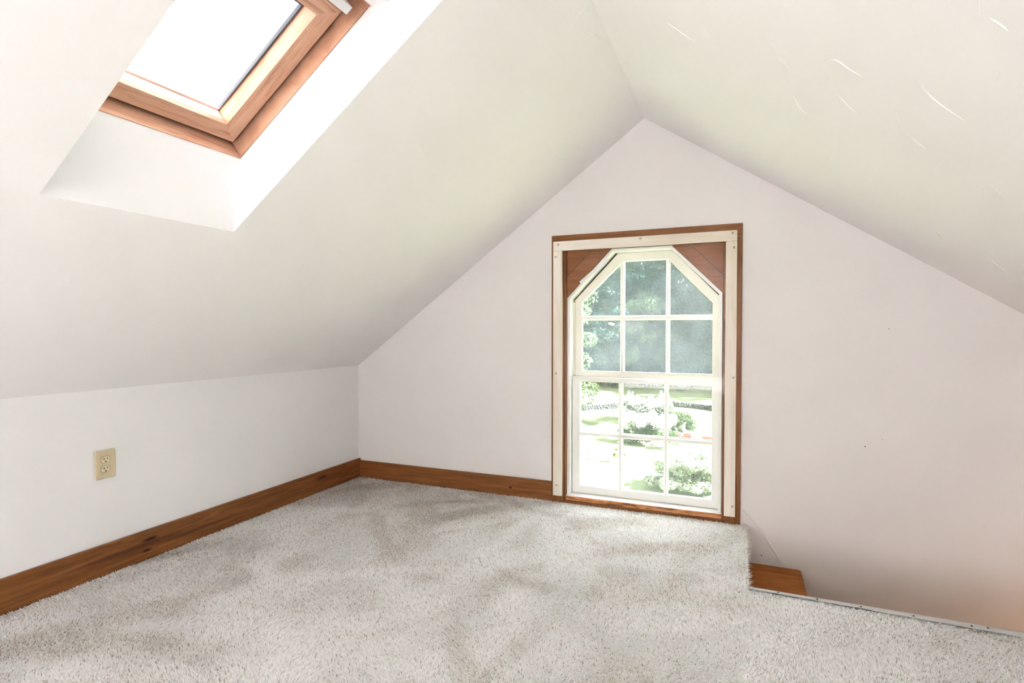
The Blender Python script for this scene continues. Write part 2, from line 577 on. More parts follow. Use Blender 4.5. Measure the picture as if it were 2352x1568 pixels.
RA = [[(2.296, -1.339), (2.304, -1.29), (2.326, -1.254)], [(2.481, -1.384), (2.506, -1.324), (2.542, -1.279)],
      [(2.606, -1.395), (2.624, -1.451), (2.656, -1.427), (2.69, -1.415)], [(2.613, -1.385), (2.629, -1.32)],
      [(2.656, -1.267), (2.69, -1.22), (2.731, -1.186)], [(2.557, -1.126), (2.58, -1.053), (2.611, -1.034)],
      [(2.777, -1.521), (2.808, -1.471), (2.848, -1.44), (2.901, -1.414)], [(2.904, -1.411), (2.906, -1.38), (2.91, -1.358)],
      [(2.774, -1.361), (2.793, -1.284), (2.807, -1.26)], [(2.836, -1.211), (2.888, -1.17)], [(2.816, -1.807), (2.834, -1.801), (2.85, -1.788)],
      [(2.789, -1.842), (2.807, -1.787)], [(2.883, -1.66), (2.886, -1.637)], [(2.193, -1.237), (2.269, -1.186)], [(2.69, -0.75), (2.713, -0.719)],
      [(3.026, -1.099), (3.068, -1.013)], [(3.042, -1.136), (3.094, -1.088)], [(3.216, -0.487), (3.226, -0.554)],
      [(3.241, -0.527), (3.30, -0.47), (3.353, -0.438)], [(3.097, -0.502), (3.125, -0.468)]]
LA = [[(1.914, -1.15), (1.859, -1.148), (1.82, -1.092)], [(1.886, -0.991), (1.826, -1.009)], [(1.272, -1.296), (1.299, -1.281)],
      [(1.293, -1.27), (1.28, -1.21), (1.256, -1.158)], [(1.166, -1.101), (1.232, -1.059)], [(1.127, -1.176), (1.163, -1.185)],
      [(1.236, -0.95), (1.274, -0.954)], [(1.82, -0.879), (1.849, -0.872)], [(1.833, -0.642), (1.859, -0.638)], [(1.886, -0.991), (1.906, -0.895)]]
nR = Vector((-math.sin(math.atan(SR)), 0, -math.cos(math.atan(SR))))
nLi = Vector((sa, 0, -ca))
ridges('trowel_ridges', RA, lambda x, y: (x, y, slope_r(x)), nR, ceil_right)
ridges('trowel_ridges', LA, lambda x, y: (x, y, KZ + SL * x), nLi, ceil_left, ht=0.0011)

# baseboards
BH = 0.125
bl = box('baseboard_left', (0, YB, -0.004), (0.018, 0, BH), M['base_left'], bevel=0.003, origin=(0.018, -1.0, 0))
tag(bl, 'stained brown wooden baseboard along the knee wall', 'baseboard', kind='structure')
bb = box('baseboard_back', (0.018, -0.018, -0.004), (1.399, 0, BH - 0.012), M['base_back'], bevel=0.003, origin=(0.75, -0.018, 0))
tag(bb, 'stained brown wooden baseboard left of the window', 'baseboard', kind='structure')

# stairwell below the floor
sw = box('wall_stairwell', (HX, HY - 0.10, ZLOW), (XR, HY, -0.02), M['wall'])
tag(sw, 'white wall under the near edge of the stair opening', 'wall', kind='structure')
sw2 = box('wall_stairwell_end', (HX - 0.14, HY, ZLOW), (HX - 0.03, 0, -FT), M['wall'])
tag(sw2, 'white wall under the landing at the stair top', 'wall', kind='structure')
fl2 = box('floor_lower', (HX - 0.1, HY, ZLOW - 0.1), (XR + 0.1, 0.0, ZLOW), M['tread'])
tag(fl2, 'brown wooden floor at the foot of the stair', 'floor', kind='structure')

st = empty('staircase', (HX, HY / 2, -0.2), 'orange-brown wooden staircase going down beside the gable wall', 'staircase')
NR = 7
for i in range(NR):
    z = -0.194 - 0.19 * i
    x0 = HX - 0.02 + 0.24 * i
    x1 = HX + 0.24 * (i + 1) + 0.011
    poly = []
    rr = 0.018
    # plan outline with a rounded corner at the nose against the wall
    out = [(x0, HY + 0.003), (x1, HY + 0.003)] + [(x1 - rr + rr * math.cos(t), -0.003 - rr + rr * math.sin(t)) for t in (0, math.pi / 8, math.pi / 4, 3 * math.pi / 8, math.pi / 2)] + [(x0, -0.003)]
    n = len(out)
    vv = [(x, y, z) for x, y in out] + [(x, y, z - 0.03) for x, y in out]
    ff = [tuple(range(n)), tuple(range(2 * n - 1, n - 1, -1))] + [(k, (k + 1) % n, (k + 1) % n + n, k + n) for k in range(n)]
    mesh('tread', vv, ff, M['tread'], st, bevel=0.006)
    if i:
        box('riser', (x0 - 0.002, HY + 0.003, z + 0.0), (x0 + 0.016, -0.003, z + 0.16), M['tread'], st)
    else:
        box('riser', (HX - 0.018, HY + 0.003, z), (HX - 0.003, -0.003, -0.03), M['tread'], st)

# warm bulb at the foot of the stair
ld = bpy.data.lights.new('stair_bulb', 'POINT')
ld.energy = 3.0
ld.color = (1.0, 0.62, 0.34)
ld.shadow_soft_size = 0.06
lo = bpy.data.objects.new('stair_bulb', ld)
COL.objects.link(lo)
lo.location = (3.95, -0.30, -0.62)

# aluminium strip on the edge of the carpet over the stair
es = empty('edge_strip', (2.87, -0.77, 0.0), 'thin grey metal strip nailed along the carpet edge over the stair', 'metal strip')
pts = [(HX - 0.004, -0.7535), (XR - 0.01, -0.762), (XR - 0.01, -0.800), (3.3, -0.789), (HX - 0.004, -0.764)]
zt = 0.0058
v = [(x, y, zt) for x, y in pts] + [(x, y, zt - 0.003) for x, y in pts]
mesh('strip_plate', v, [tuple(range(5)), tuple(range(9, 4, -1))] + [(i, (i + 1) % 5, (i + 1) % 5 + 5, i + 5) for i in range(5)], M['metal'], es)
box('strip_lip', (HX - 0.004, -0.7545, -0.03), (XR - 0.01, -0.7525, zt), M['metal'], es)
for x, y in ((2.553, -0.7625), (2.683, -0.766), (2.822, -0.769), (2.978, -0.772), (3.14, -0.774), (3.185, -0.769)):
    pts = [(x + 0.0032 * math.cos(t), y + 0.0032 * math.sin(t)) for t in [k * math.pi / 4 for k in range(8)]]
    v = [(a, b, zt + 0.0016) for a, b in pts] + [(a, b, zt - 0.001) for a, b in pts]
    mesh('nail_head', v, [tuple(range(8))] + [(i, i + 8, (i + 1) % 8 + 8, (i + 1) % 8) for i in range(8)], M['nail'], es)

# ------------------------------------------------------------------ window_1, the arched sash window
W1 = empty('window_1', (1.91, 0, 0.012), 'clipped-corner double-hung window with twelve panes and brown casing', 'window', kind='structure')
CX0, CX1, CZT, CZB = 1.399, 2.4215, 1.5487, -0.004
CY = -0.018
box('casing_board', (CX0, CY, CZB), (CX0 + 0.07, 0, CZT - 0.07), M['casing_v'], W1, bevel=0.002)
box('casing_board', (CX1 - 0.07, CY, CZB), (CX1, 0, CZT - 0.07), M['casing_v'], W1, bevel=0.002)
box('casing_board', (CX0, CY, CZT - 0.07), (CX1, 0, CZT), M['casing_h'], W1, bevel=0.002)
box('casing_board', (CX0 + 0.0705, CY + 0.004, CZB), (CX1 - 0.0705, 0.02, 0.016), M['casing_h'], W1, bevel=0.002)
# brown jamb boards lining the opening
box('jamb_board', (WX0, -0.001, 0.0), (1.481, TH, WZT), M['casing_v'], W1)
box('jamb_board', (2.3315, -0.001, 0.0), (WX1, TH, WZT), M['casing_v'], W1)
box('jamb_board', (1.481, -0.001, 1.466), (2.3315, TH, WZT), M['casing_h'], W1)
# clear storm sheet held by raw pine strips
SY0, SY1 = -0.0345, -0.0215
sx0, sx1, szt, szb, swd = 1.413, 2.397, 1.512, 0.040, 0.054
box('storm_sheet', (sx0 + 0.004, -0.0212, szb + 0.004), (sx1 - 0.004, -0.0185, szt - 0.004), M['storm'], W1)
strips = [((sx0, SY0, szt - swd), (sx1, SY1, szt), 'strip_h'), ((sx0, SY0, szb), (sx0 + swd, SY1, szt - swd - 0.001), 'strip_v'),
          ((sx1 - swd, SY0, szb), (sx1, SY1, szt - swd - 0.001), 'strip_v')]
SO = [box('pine_strip', a, b, M[m], W1, bevel=0.0012) for a, b, m in strips]
for (x, z, k) in ((1.444, 1.494, 0), (1.910, 1.499, 0), (2.375, 1.498, 0), (1.429, 1.424, 1), (1.432, 0.752, 1), (1.436, 0.102, 1), (2.382, 1.424, 2), (2.384, 0.759, 2), (2.384, 0.095, 2)):
    n = 10
    r = 0.0055
    pts = [(x + r * math.cos(2 * math.pi * i / n), z + r * math.sin(2 * math.pi * i / n)) for i in range(n)]
    inn = [(x + r * 0.45 * math.cos(2 * math.pi * i / n), z + r * 0.45 * math.sin(2 * math.pi * i / n)) for i in range(n)]
    v = [(a, SY0 + 0.0005, b) for a, b in pts] + [(a, SY0 - 0.0012, b) for a, b in pts] + [(a, SY0 + 0.0002, b) for a, b in inn]
    f = [(i, (i + 1) % n, (i + 1) % n + n, i + n) for i in range(n)] + [(i + n, (i + 1) % n + n, (i + 1) % n + 2 * n, i + 2 * n) for i in range(n)] + [tuple(range(2 * n, 3 * n))]
    mesh('screw', v, f, M['brass'], SO[k])
# octagonal white inner frame
O0 = [(1.482, 0.03), (1.482, 1.188), (1.742, 1.461), (2.069, 1.461), (2.328, 1.199), (2.328, 0.03)]
I0 = inset(O0, [0.018, 0.016, 0.016, 0.016, 0.018, 0.0])
v, f = ring_vf(O0, I0, 0.02, TH)
mesh('inner_frame', v, f, M['white'], W1, bevel=0.0015)
I1 = inset(O0, [0.036, 0.036, 0.036, 0.036, 0.036, 0.0])
v, f = ring_vf(inset(O0, 0.004), I1, 0.1375, TH - 0.002)
mesh('outer_stop', v, f, M['white'], W1)
# dark strips that draw the shadow line over the upper sash
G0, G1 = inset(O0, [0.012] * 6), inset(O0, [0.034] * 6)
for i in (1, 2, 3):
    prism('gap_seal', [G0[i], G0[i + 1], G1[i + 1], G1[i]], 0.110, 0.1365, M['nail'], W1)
# parting bead between the sash tracks
for x0, x1 in ((1.4995, 1.508), (2.3025, 2.311)):
    box('parting_bead', (x0, 0.088, 0.73), (x1, 0.098, 1.165), M['cream'], W1, bevel=0.001)
# brown boards filling the two upper corners
ml, mr_ = (Vector((1.742, 1.461)) - Vector((1.482, 1.188))).normalized(), (Vector((2.069, 1.461)) - Vector((2.328, 1.199))).normalized()
g = 0.0011
yb0, yb1 = 0.018, 0.034
prism('corner_board', [(1.4815, 1.1885), (1.4815, 1.314 - g), (1.634 - g, 1.4655), (1.7465, 1.4655)], yb0, yb1, M['corner_l'], W1, bevel=0.0012)
prism('corner_board', [(1.4815, 1.314 + g), (1.4815, 1.4655), (1.634 - 3 * g, 1.4655)], yb0, yb1, M['corner_l'], W1, bevel=0.0012)
prism('corner_board', [(2.0645, 1.4655), (2.159 - g, 1.4655), (2.3310, 1.2925 - g), (2.3310, 1.1965)], yb0, yb1, M['corner_r'], W1, bevel=0.0012)
prism('corner_board', [(2.159 + g, 1.4655), (2.3310, 1.4655), (2.3310, 1.2925 + g)], yb0, yb1, M['corner_r'], W1, bevel=0.0012)
# thin white strip along the left clipped corner
dv = Vector((1.722 - 1.563, 0, 1.401 - 1.272)).normalized()
frame_box('weather_strip', ((1.722 + 1.563) / 2, 0.012, (1.401 + 1.272) / 2), dv, Vector((0, 1, 0)), Vector((-dv.z, 0, dv.x)), 0.102, 0.0045, 0.011, M['plastic'], W1, bevel=0.002)

PX = [(1.548, 1.774), (1.798, 2.029), (2.051, 2.276)]
# upper sash
UO = [(1.504, 0.699), (1.504, 1.178), (1.762, 1.446), (2.065, 1.446), (2.311, 1.185), (2.311, 0.699)]
UI = [(1.548, 0.762), (1.548, 1.165), (1.786, 1.397), (2.040, 1.397), (2.276, 1.150), (2.276, 0.762)]
UF, UB_, UG = 0.100, 0.136, 0.126
v, f = ring_vf(UO, UI, UF, UB_)
us = mesh('upper_sash', v, f, M['cream'], W1, bevel=0.0025)


def muntin_v(x0, x1, z0, z1, yf, yg, parent):
    c = (x0 + x1) / 2; h = (x1 - x0) / 2
    prof = [(c - h * 0.42, yf + 0.001), (c + h * 0.42, yf + 0.001), (c + h * 0.62, yf + 0.008), (c + h, yf + 0.012), (c + h, yg + 0.006), (c - h, yg + 0.006), (c - h, yf + 0.012), (c - h * 0.62, yf + 0.008)]
    n = len(prof)
    v = [(x, y, z0) for x, y in prof] + [(x, y, z1) for x, y in prof]
    f = [tuple(range(n)), tuple(range(2 * n - 1, n - 1, -1))] + [(i, (i + 1) % n, (i + 1) % n + n, i + n) for i in range(n)]
    return mesh('muntin', v, f, M['white'], parent)


def muntin_h(z0, z1, x0, x1, yf, yg, parent):
    c = (z0 + z1) / 2; h = (z1 - z0) / 2
    prof = [(c - h * 0.42, yf + 0.002), (c + h * 0.42, yf + 0.002), (c + h * 0.62, yf + 0.008), (c + h, yf + 0.012), (c + h, yg + 0.0055), (c - h, yg + 0.0055), (c - h, yf + 0.012), (c - h * 0.62, yf + 0.008)]
    n = len(prof)
    v = [(x0, y, z) for z, y in prof] + [(x1, y, z) for z, y in prof]
    f = [tuple(range(n)), tuple(range(2 * n - 1, n - 1, -1))] + [(i, (i + 1) % n, (i + 1) % n + n, i + n) for i in range(n)]
    return mesh('muntin', v, f, M['white'], parent)


for (a, b) in ((1.774, 1.798), (2.029, 2.051)):
    muntin_v(a, b, 0.761, 1.398 if a < 1.9 else 1.398, UF, UG, us)
UR = (1.058, 1.088)
for i, (a, b) in enumerate(PX):
    muntin_h(UR[0], UR[1], a - (0.001 if i == 0 else 0.008), b + (0.001 if i == 2 else 0.008), UF, UG, us)


def zdiag(x, left):
    return 1.165 + (x - 1.548) * (1.397 - 1.165) / (1.786 - 1.548) if left else 1.397 - (x - 2.040) * (1.397 - 1.150) / (2.276 - 2.040)


e = 0.004
pan = lambda poly, y, par, mat: prism('pane', poly, y, y + 0.003, mat, par)
for i, (a, b) in enumerate(PX):
    pan([(a - e, 0.762 - e), (a - e, UR[0] + e), (b + e, UR[0] + e), (b + e, 0.762 - e)], UG, us, M['pane_up'])
    if i == 0:
        pl = [(a - e, UR[1] - e), (a - e, zdiag(a, 1) + e), (b + e, zdiag(b, 1) + e), (b + e, UR[1] - e)]
    elif i == 1:
        pl = [(a - e, UR[1] - e), (a - e, 1.397 + e), (b + e, 1.397 + e), (b + e, UR[1] - e)]
    else:
        pl = [(a - e, UR[1] - e), (a - e, zdiag(a, 0) + e), (b + e, zdiag(b, 0) + e), (b + e, UR[1] - e)]
    pan(pl, UG, us, M['pane_up'])
# lower sash
LO = [(1.5015, 0.043), (1.5015, 0.728), (2.3125, 0.728), (2.3125, 0.043)]
LI = [(1.548, 0.086), (1.548, 0.701), (2.277, 0.701), (2.277, 0.086)]
LF, LB_, LG = 0.060, 0.0965, 0.086
v, f = ring_vf(LO, LI, LF, LB_)
ls = mesh('lower_sash', v, f, M['white'], W1, bevel=0.0025)
for (a, b) in ((1.774, 1.798), (2.027, 2.050)):
    muntin_v(a, b, 0.085, 0.702, LF, LG, ls)
LR = (0.380, 0.409)
LPX = [(1.548, 1.774), (1.798, 2.027), (2.050, 2.277)]
for i, (a, b) in enumerate(LPX):
    muntin_h(LR[0], LR[1], a - (0.001 if i == 0 else 0.008), b + (0.001 if i == 2 else 0.008), LF, LG, ls)
    for z0, z1 in ((0.086, LR[0]), (LR[1], 0.701)):
        pan([(a - e, z0 - e), (a - e, z1 + e), (b + e, z1 + e), (b + e, z0 - e)], LG, ls, M['pane_lo'])
# sill
v = [(1.484, -0.0115, 0.024), (2.331, -0.0115, 0.024), (2.331, -0.0115, 0.041), (1.484, -0.0115, 0.041),
     (1.484, TH, 0.024), (2.331, TH, 0.024), (2.331, TH, 0.0435), (1.484, TH, 0.0435)]
mesh('sill', v, [(0, 1, 2, 3), (7, 6, 5, 4), (3, 2, 6, 7), (0, 4, 5, 1), (0, 3, 7, 4), (1, 5, 6, 2)], M['sill'], W1, bevel=0.001)
# chipped front edge of the sill
rnd = random.Random(4)
nseg = 60
v, f = [], []
for i in range(nseg + 1):
    x = 1.4855 + (2.3295 - 1.4855) * i / nseg
    b0 = 0.0175 + rnd.uniform(-0.0012, 0.0012)
    yy = -0.0165 + rnd.uniform(-0.0012, 0.0012)
    v += [(x, -0.011, 0.0405), (x, yy, 0.0395 + rnd.uniform(-0.002, 0.0)), (x, yy - rnd.uniform(-0.001, 0.001), b0), (x, -0.006, b0)]
    if i:
        k = 4 * i
        f += [(k - 4, k - 3, k + 1, k), (k - 3, k - 2, k + 2, k + 1), (k - 2, k - 1, k + 3, k + 2)]
mesh('sill_edge', v, f, M['sill_raw'], W1)


# ------------------------------------------------------------------ skylights
def skylight(name, ya, yb, label, detail=True):
    base = LS(S_FLO, (ya + yb) / 2, OFF)
    sk = empty(name, base, label, 'skylight', kind='structure')

    def sb(nm, s0, s1, y0, y1, o0, o1, mat, par=sk, bevel=0.002):
        vs = [LS(s, y, o) for o in (o0, o1) for s, y in ((s0, y0), (s1, y0), (s1, y1), (s0, y1))]
        fs = [(0, 3, 2, 1), (4, 5, 6, 7), (0, 1, 5, 4), (1, 2, 6, 5), (2, 3, 7, 6), (3, 0, 4, 7)]
        return mesh(nm, vs, fs, mat, par, bevel=bevel)
    fo = OFF - 0.004
    o2 = OFF + 0.13
    fw = 0.05
    g_ = 0.0
    sb('frame_rail', S_FLO - fw, S_FLO, ya - fw, yb + fw, fo, o2, M['skywood_y'])
    sb('frame_rail', S_FHI, S_FHI + fw, ya - fw, yb + fw, fo, o2, M['skywood_y'])
    sb('frame_rail', S_FLO, S_FHI, yb, yb + fw, fo, o2, M['skywood_s'])
    sb('frame_rail', S_FLO, S_FHI, ya - fw, ya, fo, o2, M['skywood_s'])
    gp = 0.013
    s0, s1, y0, y1 = S_FLO + gp, S_FHI - 0.075, ya + gp, yb - gp
    # dark rebate behind the gap
    sb('rebate', S_FLO, s0 + 0.01, ya, yb, OFF + 0.085, OFF + 0.1, M['darkgap'], bevel=0)
    sb('rebate', s1 - 0.01, S_FHI, ya, yb, OFF + 0.085, OFF + 0.1, M['darkgap'], bevel=0)
    sb('rebate', s0 + 0.01, s1 - 0.01, yb - gp - 0.01, yb, OFF + 0.085, OFF + 0.1, M['darkgap'], bevel=0)
    sb('rebate', s0 + 0.01, s1 - 0.01, ya, ya + gp + 0.01, OFF + 0.085, OFF + 0.1, M['darkgap'], bevel=0)
    # mitred sash
    o0, o1 = OFF + 0.050, OFF + 0.102
    wf, wb = 0.055, 0.066
    outer = [(s0, y0), (s0, y1), (s1, y1), (s1, y0)]
    inf = [(s0 + wf, y0 + wf + 0.007), (s0 + wf, y1 - wf - 0.007), (s1 - wf, y1 - wf - 0.007), (s1 - wf, y0 + wf + 0.007)]
    inb = [(s0 + wb, y0 + wb + 0.008), (s0 + wb, y1 - wb - 0.008), (s1 - wb, y1 - wb - 0.008), (s1 - wb, y0 + wb + 0.008)]
    for k in range(4):
        j = (k + 1) % 4
        # profile: outer front, groove, inner front edge, inner back, outer back
        def at(c, o): return LS(c[0], c[1], o)
        gk = lambda i, t: (outer[i][0] * (1 - t) + inf[i][0] * t, outer[i][1] * (1 - t) + inf[i][1] * t)
        prof = [(0, 0.0, o0 + 0.003), (0, 0.05, o0), (0, 0.70, o0), (0, 0.74, o0 + 0.003), (0, 0.80, o0 + 0.003), (0, 0.84, o0 + 0.0005), (0, 1.0, o0 + 0.0005)]
        ring_k = [at(gk(k, t), o) for _, t, o in prof] + [at(inb[k], o1 + 0.003), at(outer[k], o1 + 0.003)]
        ring_j = [at(gk(j, t), o) for _, t, o in prof] + [at(inb[j], o1 + 0.003), at(outer[j], o1 + 0.003)]
        n = len(ring_k)
        f = [(i, (i + 1) % n, (i + 1) % n + n, i + n) for i in range(n)] + [tuple(range(n)), tuple(range(2 * n - 1, n - 1, -1))]
        mesh('sash_rail', ring_k + ring_j, f, M['skywood_y'] if k in (0, 2) else M['skywood_s'], sk)
    # gasket line and pane
    q = 0.006
    for (a0, a1, b0, b1) in ((inb[0][0], inb[0][0] + q, inb[0][1], inb[1][1]), (inb[2][0] - q, inb[2][0], inb[0][1], inb[1][1]),
                             (inb[0][0], inb[2][0], inb[1][1] - q, inb[1][1]), (inb[0][0], inb[2][0], inb[0][1], inb[0][1] + q)):
        sb('gasket', a0, a1, b0, b1, o1 - 0.007, o1 + 0.006, M['gasket'], bevel=0)
    sb('pane', inb[0][0] - 0.01, inb[2][0] + 0.01, inb[0][1] - 0.01, inb[1][1] + 0.01, o1 + 0.0005, o1 + 0.005, M['skypane'], bevel=0)
    # white ventilation bar under the top rail
    sb('vent_bar', S_FLO + 0.603, S_FLO + 0.630, ya + 0.064, yb - 0.064, OFF - 0.024, OFF + 0.004, M['plastic'], bevel=0.002)
    for yy in (ya + 0.14, yb - 0.14):
        sb('vent_bracket', S_FLO + 0.608, S_FLO + 0.625, yy - 0.01, yy + 0.01, OFF + 0.002, OFF + 0.06, M['plastic'], bevel=0)
    return sk


skylight('window_2', *WELLS[0], 'reddish pine roof window with white ventilation bar in the sloped ceiling')
skylight('window_3', *WELLS[1], 'reddish pine roof window behind the camera')

# two unseen larger roof windows added in the right slope for fill light
for k, (a, b) in enumerate(RW):
    FILL_WIN = empty('window_%d' % (4 + k), RS((RS0 + RS1) / 2, (a + b) / 2, 0.2), 'large pine roof window in the right slope behind the camera', 'skylight', kind='structure')

    def sbr(nm, s0, s1, y0, y1, o0, o1, mat):
        vs = [RS(s, y, o) for o in (o0, o1) for s, y in ((s0, y0), (s1, y0), (s1, y1), (s0, y1))]
        return mesh(nm, vs, [(0, 3, 2, 1), (4, 5, 6, 7), (0, 1, 5, 4), (1, 2, 6, 5), (2, 3, 7, 6), (3, 0, 4, 7)], mat, FILL_WIN)
    fr_ = 0.05
    sbr('frame_rail', RS0 - 0.03, RS0 + fr_, a - 0.03, b + 0.03, 0.19, 0.25, M['skywood_y'])
    sbr('frame_rail', RS1 - fr_, RS1 + 0.03, a - 0.03, b + 0.03, 0.19, 0.25, M['skywood_y'])
    sbr('frame_rail', RS0 + fr_, RS1 - fr_, a - 0.03, a + fr_, 0.19, 0.25, M['skywood_s'])
    sbr('frame_rail', RS0 + fr_, RS1 - fr_, b - fr_, b + 0.03, 0.19, 0.25, M['skywood_s'])
    sbr('pane', RS0 + fr_ - 0.01, RS1 - fr_ + 0.01, a + fr_ - 0.01, b - fr_ + 0.01, 0.225, 0.230, M['skypane'])


# ------------------------------------------------------------------ wall outlet on the knee wall
oy, oz = -1.626, 0.4525
OU = empty('wall_outlet', (0, oy, oz), 'almond plastic duplex power outlet on the white knee wall', 'outlet')
box('cover_plate', (0, oy - 0.039, oz - 0.059), (0.0065, oy + 0.039, oz + 0.059), M['almond'], OU, bevel=0.003)
for dz in (0.0195, -0.0195):
    zc = oz + dz
    pts = []
    R_ = 0.0172
    for i in range(28):
        t = 2 * math.pi * i / 28
        y_, z_ = R_ * math.cos(t), R_ * math.sin(t)
        pts.append((oy + y_, zc + max(-0.0135, min(0.0135, z_))))
    n = len(pts)
    v = [(0.0055, a, b) for a, b in pts] + [(0.0074, a, b) for a, b in pts]
    rc = mesh('receptacle', v, [tuple(range(n, 2 * n))] + [(i, (i + 1) % n, (i + 1) % n + n, i + n) for i in range(n)], M['almond2'], OU, bevel=0.0004, seg=1)
    ot = [(oy + (a - oy) * 1.09, zc + (b - zc) * 1.09) for a, b in pts]
    v = [(0.0067, a, b) for a, b in ot] + [(0.0067, a, b) for a, b in pts]
    mesh('groove', v, [(i, (i + 1) % n, (i + 1) % n + n, i + n) for i in range(n)], plain('almond_groove', (0.30, 0.23, 0.12), 0.5) if 'almond_groove' not in bpy.data.materials else bpy.data.materials['almond_groove'], rc)
    box('slot', (0.0068, oy - 0.0078, zc - 0.0005), (0.0077, oy - 0.0050, zc + 0.0085), M['slot'], rc)
    box('slot', (0.0068, oy + 0.0050, zc + 0.0005), (0.0077, oy + 0.0074, zc + 0.0080), M['slot'], rc)
    pts = [(oy + 0.0003 + 0.0029 * math.cos(t), zc - 0.0082 + 0.0029 * math.sin(t)) for t in [i * math.pi / 6 for i in range(12)]]
    v = [(0.0068, a, b) for a, b in pts] + [(0.0077, a, b) for a, b in pts]
    mesh('ground_hole', v, [tuple(range(12, 24))] + [(i, (i + 1) % 12, (i + 1) % 12 + 12, i + 12) for i in range(12)], M['slot'], rc)
pts = [(oy + 0.0026 * math.cos(t), oz + 0.0026 * math.sin(t)) for t in [i * math.pi / 6 for i in range(12)]]
v = [(0.006, a, b) for a, b in pts] + [(0.0071, a, b) for a, b in pts]
mesh('screw', v, [tuple(range(12, 24))] + [(i, (i + 1) % 12, (i + 1) % 12 + 12, i + 12) for i in range(12)], M['almond2'], OU)

# ------------------------------------------------------------------ carpet pile
rg = np.random.default_rng(7)


def carpet():
    dens = 52000
    x0, x1, y0, y1 = 0.0, 3.6, -2.45, 0.0
    n = int((x1 - x0) * (y1 - y0) * dens)
    P = np.stack([rg.uniform(x0, x1, n), rg.uniform(y0, y1, n)], 1)
    hole = (P[:, 0] > HX + 0.004) & (P[:, 1] > HY - 0.012 - 0.0135 * np.clip((P[:, 0] - HX), 0, 2) - 0.004)
    wl = (P[:, 0] < 0.020) | ((P[:, 1] > -0.020) & (P[:, 0] < 2.425)) | (P[:, 1] > -0.003)
    P = P[~(hole | wl)]
    n = len(P)
    # nap: the way the pile lies, brushed in overlapping strokes
    lean = np.zeros((n, 2))
    lean += np.array([0.10, -0.25])
    shade_soil = np.zeros(n)
    for k in range(300):
        c = np.array([3.4 * rg.uniform(0, 1) ** 1.3, rg.uniform(-2.6, 0)])
        th = rg.normal(1.0, 0.9)
        L, Wd = rg.uniform(0.08, 0.42), rg.uniform(0.012, 0.085)
        d = P - c
        bend = rg.normal(0, 0.8)
        u = d[:, 0] * math.cos(th) + d[:, 1] * math.sin(th)
        q = -d[:, 0] * math.sin(th) + d[:, 1] * math.cos(th) + bend * u * u
        wgt = 1 / (1 + np.exp((np.abs(u) - L) / 0.035)) / (1 + np.exp((np.abs(q) - Wd) / 0.011))
        ph = rg.uniform(0, 2 * math.pi)
        mag = rg.uniform(0.5, 1.2)
        tgt = np.array([math.cos(ph), math.sin(ph)]) * mag
        lean = lean * (1 - wgt[:, None] * 0.9) + tgt * wgt[:, None] * 0.9
        shade_soil = shade_soil * (1 - wgt * 0.7) + wgt * rg.choice([-0.40, -0.28, -0.18, -0.06, 0.06, 0.16])  # nap shading painted into the tuft colour, stroke by stroke
    # far-corner shade painted into the tint, plus dirt along the knee wall
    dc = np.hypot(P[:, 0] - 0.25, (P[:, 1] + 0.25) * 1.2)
    shade_soil -= 0.34 * np.exp(-(dc / 0.95) ** 2) + 0.06 * np.exp(-(P[:, 0] / 0.25) ** 2)
    ang = rg.uniform(0, 2 * math.pi, n)
    jit = rg.uniform(0.05, 0.5, n)
    lx = lean[:, 0] + jit * np.cos(ang)
    ly = lean[:, 1] + jit * np.sin(ang)
    h = rg.uniform(0.0065, 0.0105, n)
    # pile rolls down over the stair edge
    edge = np.clip((P[:, 0] - (HX - 0.012)) / 0.016, 0, 1) * (P[:, 1] > HY - 0.006)
    zb = -0.004 - 0.02 * edge ** 2
    lx = lx + edge * 1.6
    wd = rg.uniform(0.0008, 0.0015, n)
    fa = rg.uniform(0, math.pi, n)
    wx, wy = np.cos(fa) * wd, np.sin(fa) * wd
    b = np.stack([P[:, 0], P[:, 1], zb], 1)
    up = np.stack([lx * 0.35 * h, ly * 0.35 * h, 0.6 * h], 1)
    tp = np.stack([lx * 0.95 * h, ly * 0.95 * h, (1.0 - 0.25 * np.minimum(1, lx * lx + ly * ly)) * h], 1)
    wv = np.stack([wx, wy, np.zeros(n)], 1)
    V = np.stack([b - wv, b + wv, b + up + wv * 1.1, b + up - wv * 1.1, b + tp + wv * 0.6, b + tp - wv * 0.6], 1).reshape(-1, 3)
    keep_in = V
    idx = np.arange(n)[:, None] * 6
    Q = np.concatenate([idx + np.array([0, 1, 2, 3]), idx + np.array([3, 2, 4, 5])], 1).reshape(-1)
    me = bpy.data.meshes.new('carpet_pile')
    me.vertices.add(n * 6)
    me.vertices.foreach_set('co', V.astype(np.float32).ravel())
    me.loops.add(n * 8)
    me.loops.foreach_set('vertex_index', Q.astype(np.int32))
    me.polygons.add(n * 2)
    me.polygons.foreach_set('loop_start', np.arange(0, n * 8, 4, dtype=np.int32))
    me.update()
    t = np.clip(rg.normal(0.89, 0.18, n) + shade_soil, 0, 1)
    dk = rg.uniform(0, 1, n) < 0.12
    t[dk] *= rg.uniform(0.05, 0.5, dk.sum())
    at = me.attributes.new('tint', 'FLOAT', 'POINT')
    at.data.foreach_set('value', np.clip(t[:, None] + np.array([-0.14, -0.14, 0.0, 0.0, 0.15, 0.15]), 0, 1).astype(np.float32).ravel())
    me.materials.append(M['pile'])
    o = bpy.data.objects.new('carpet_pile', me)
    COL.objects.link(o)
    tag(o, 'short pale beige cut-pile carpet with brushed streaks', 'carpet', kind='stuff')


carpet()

# ------------------------------------------------------------------ outside
GZ = -4.6


